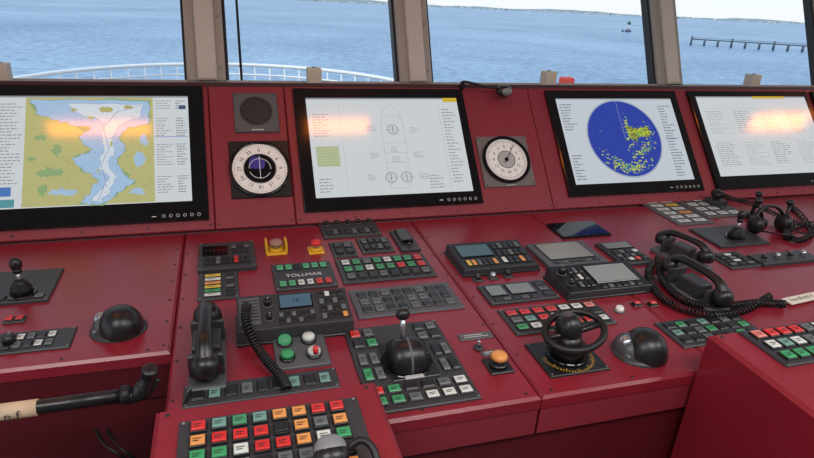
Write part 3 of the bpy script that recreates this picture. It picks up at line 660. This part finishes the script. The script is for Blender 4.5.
# ================================================================ ROOM
b=B('floor',W); b.box(-4,-3,6,2.6,-.1,0,mat('floor_blue_grey',(70,74,80),.6,vary=.1)); b.done()
b=B('ceiling',W); b.box(-4,-3,6,3.2,2.5,2.6,mat('ceiling_white',(222,220,214),.7,vary=.03)); b.done()
b=B('wall_front',W); b.box(-4,YW+.01,6,YW+.11,0,zb-.004,BEIGE); b.done()
b=B('wall_back',W); b.box(-4,-3.1,6,-3,0,2.5,mat('wall_cream',(206,200,188),.7,vary=.04)); b.done()
tw=math.radians(24); WF=frame(Vector((0,YW+.01,zb)),X,Vector((0,math.sin(tw),math.cos(tw))))
Hw=1.24
posts=[-2.65,-1.35,-.066,.766,2.045,3.08,4.3]
for i,u in enumerate(posts):
    b=B('window_mullion',WF); wd=.07
    b.box(u-wd,.0,u+wd,Hw,-.05,.02,FRM,.004); b.box(u-wd*.45,0,u+wd*.55,Hw,.02,.04,BEIGE,.006)
    b.box(u-wd-.010,0,u-wd,Hw,-.045,.0,RUB); b.box(u+wd,0,u+wd+.012,Hw,-.045,.0,RUB)
    for k in range(6): b.cyl((u+wd*.75,.05+.2*k,.02),.006,.003,GRY,10)
    b.done()
b=B('window_sill',WF); b.box(-4,-.03,6,.006,-.05,.012,FRM,.003); b.done()
b=B('trim_window_head',WF); b.box(-4,Hw-.03,6,Hw+.05,-.06,.03,BEIGE,.003); b.done()
b=B('window_wiper',WF); u=-.066+.13
b.tube([(u,.0,-.09),(u,Hw-.04,-.09)],.005,RUB,8); b.tube([(u-.0,Hw-.3,-.1),(u+.3,Hw-.35,-.1)],.006,RUB,8); b.box(u-.02,-.02,u+.02,.02,-.11,-.05,PLT); b.done()
for x,y in ((2,79),(314,80),(548,81),(752,82)):
    p=atY(x,y,2.34); b=B('window_sensor_box',W); b.box(p.x-.026,2.315,p.x+.026,2.365,zb,zb+.068,mat('sensor_beige',(204,194,178),.6),.003)
    b.cyl((p.x,2.34,zb+.066),.008,.006,GRY,12); b.done()
# unseen orange glow strips, added overhead to mirror in the display glass
nP=P.col[2].xyz
def mirror_hit(x,y,zc):
    p=P@uv(P,x,y,SW); d=(p-CAMP).normalized(); rr_=d-2*d.dot(nP)*nP; t=(zc-p.z)/rr_.z; return p+rr_*t
lw=mat('orange_glow',(255,134,26),.5,emit=22)
for xa,xb,ya,yb in ((48,150,122,135),(309,368,119,133),(752,806,114,130)):
    A_=mirror_hit(xa,(ya+yb)/2,2.47); B_=mirror_hit(xb,(ya+yb)/2,2.47); t1=mirror_hit((xa+xb)/2,ya,2.47).y; t2=mirror_hit((xa+xb)/2,yb,2.47).y
    y0,y1=min(t1,t2),max(t1,t2)
    b=B('added_glow_strip',W); b.box(A_.x-.02,y0-.02,B_.x+.02,y1+.02,2.475,2.5,WHT); b.q(A_.x,y0,B_.x,y1,2.474,lw); b.done()
for i,(x,y) in enumerate(((-.8,-.2),(.9,-.2),(2.6,-.2))):  # unseen area lights, added to fill the room from above
    l=bpy.data.lights.new('added_room_fill','AREA'); l.shape='RECTANGLE'; l.size=1.0; l.size_y=.6; l.energy=25; l.color=(1,.97,.95)
    o=bpy.data.objects.new('added_room_fill',l); o.location=(x,y,2.46); S.collection.objects.link(o)
# ================================================================ OUTSIDE
SEA=-15
sm=bpy.data.materials.new('sea_water'); sm.use_nodes=True; nt=sm.node_tree; pb=nt.nodes['Principled BSDF']
pb.inputs['Roughness'].default_value=.35; pb.inputs['IOR'].default_value=1.33
tc=nt.nodes.new('ShaderNodeTexCoord'); mp=nt.nodes.new('ShaderNodeMapping'); mp.inputs['Scale'].default_value=(.45,.35,1); nt.links.new(tc.outputs['Object'],mp.inputs['Vector'])
n1=nt.nodes.new('ShaderNodeTexNoise'); n1.inputs['Scale'].default_value=.8; n1.inputs['Detail'].default_value=10; n1.inputs['Roughness'].default_value=.7
n2=nt.nodes.new('ShaderNodeTexNoise'); n2.inputs['Scale'].default_value=.02; n2.inputs['Detail'].default_value=8; n2.inputs['Roughness'].default_value=.7
for n in (n1,n2): nt.links.new(mp.outputs['Vector'],n.inputs['Vector'])
cr=nt.nodes.new('ShaderNodeValToRGB'); cr.color_ramp.elements[0].position=.40; cr.color_ramp.elements[0].color=(lin(54),lin(108),lin(152),1); cr.color_ramp.elements[1].position=.60; cr.color_ramp.elements[1].color=(lin(144),lin(184),lin(210),1)
mm=nt.nodes.new('ShaderNodeMath'); mm.operation='MULTIPLY_ADD'; mm.inputs[1].default_value=.6
m3=nt.nodes.new('ShaderNodeMath'); m3.operation='MULTIPLY'; m3.inputs[1].default_value=.4
nt.links.new(n2.outputs['Fac'],m3.inputs[0]); nt.links.new(n1.outputs['Fac'],mm.inputs[0]); nt.links.new(m3.outputs[0],mm.inputs[2]); nt.links.new(mm.outputs[0],cr.inputs['Fac'])
nt.links.new(cr.outputs['Color'],pb.inputs['Base Color'])
bp=nt.nodes.new('ShaderNodeBump'); bp.inputs['Strength'].default_value=.5; bp.inputs['Distance'].default_value=.6; nt.links.new(n1.outputs['Fac'],bp.inputs['Height']); nt.links.new(bp.outputs['Normal'],pb.inputs['Normal'])
b=B('sea',W); b.q(-9000,3,9000,9000,SEA,sm); b.done()
b=B('far_coastline',W); rr=random.Random(3); cg=mat('coast_green',(140,158,162),.9,vary=.2); hs=mat('coast_houses',(215,215,210),.9)
pts=[]
for i in range(161):
    x=-4000+60*i; pts.append((x,4200-.12*x,8+9*abs(math.sin(i*.13)+.5*math.sin(i*.37))+rr.uniform(0,5)))
b.add([(x,y,SEA) for x,y,z in pts]+[(x,y+60,SEA+z) for x,y,z in pts],[(i,i+1,162+i,161+i) for i in range(160)],cg)
for i in range(260):
    x,y,z=pts[rr.randrange(10,150)]; x+=rr.uniform(-30,30); s=rr.uniform(3,9); b.box(x-s,y-30,x+s,y-10,SEA+1,SEA+rr.uniform(5,11),hs,1)
b.done()
b=B('foredeck_railing',W); wr=mat('rail_white',(244,246,246),.5)
def bow(t,z): return Vector((5.2*math.sin(t),13.2+6.8*math.cos(t),z))
zr=1.65-2.06
for dz,rad in ((0,.055),(-.3,.03),(-.6,.03)): b.tube([bow(-1.35+2.7*i/40,zr+dz) for i in range(41)],rad,wr,6)
for i in range(31):
    p=bow(-1.35+2.7*i/30,zr); b.tube([p,p-Vector((0,0,1.1))],.025,wr,6)
b.done()
b=B('foredeck',W); dk=mat('deck_green',(120,124,118),.7); n=30
b.prism([(5.6*math.sin(-1.6+3.2*i/n),13.2+7.2*math.cos(-1.6+3.2*i/n)) for i in range(n+1)]+[(6.0,3.5),(-6.0,3.5)],zr-1.5,zr-1.1,dk); b.done()
b=B('red_deck_locker',W); p=atY(567,79,9); b.box(p.x-.09,8.9,p.x+.09,9.1,zr-1.1,p.z+.03,mat('deck_red',(200,60,50),.5),.02); b.tube([Vector((p.x,9,p.z+.02)),Vector((p.x+.05,9,p.z+.07))],.02,LGR,6); b.done()
b=B('mooring_pier',W); dkm=mat('pier_grey',(84,96,108),.8)
p0=Vector((282,320,0)); p1=Vector((350,260,0)); dd=(p1-p0)
for i in range(13):
    q=p0+dd*(i/12); b.cyl((q.x,q.y,SEA),.6,3.6+(1.6 if i%3==0 else 0),dkm,8)
    b.cyl((q.x+1,q.y+1.4,SEA),.4,3.2,dkm,8)
b.tube([p0+Vector((0,0,SEA+3.6)),p1+Vector((0,0,SEA+3.6))],.35,dkm,6); b.tube([p0+Vector((0,0,SEA+4.6)),p1+Vector((0,0,SEA+4.6))],.12,dkm,6); b.done()
b=B('channel_beacon',W); b.cyl((377,515,SEA),3,2,dkm,12); b.cyl((377,515,SEA+2),1.0,5,mat('beacon_white',(220,222,220),.6),12); b.rev((377,515,SEA+7),[(1.6,0),(1.6,1.6),(.5,3)],mat('beacon_green',(50,110,90),.6),12)
b.cyl((371,515,SEA),1,2.0,dkm,8); b.done()
w=bpy.data.worlds.new('sky'); S.world=w; w.use_nodes=True; nt=w.node_tree; bg=nt.nodes['Background']
tc=nt.nodes.new('ShaderNodeTexCoord'); sp=nt.nodes.new('ShaderNodeSeparateXYZ'); nt.links.new(tc.outputs['Generated'],sp.inputs[0])
cr=nt.nodes.new('ShaderNodeValToRGB'); e=cr.color_ramp.elements; e[0].position=0; e[0].color=(.76,.80,.82,1); e[1].position=1; e[1].color=(.28,.46,.74,1)
k=e.new(.12); k.color=(.72,.79,.86,1)
nt.links.new(sp.outputs['Z'],cr.inputs['Fac']); nt.links.new(cr.outputs['Color'],bg.inputs['Color']); bg.inputs['Strength'].default_value=1.22
sun=bpy.data.lights.new('sun','SUN'); sun.energy=1.6; sun.angle=.02; sun.color=(1,.95,.86); so=bpy.data.objects.new('sun',sun); so.rotation_euler=(math.radians(38),0,math.radians(-60)); S.collection.objects.link(so)
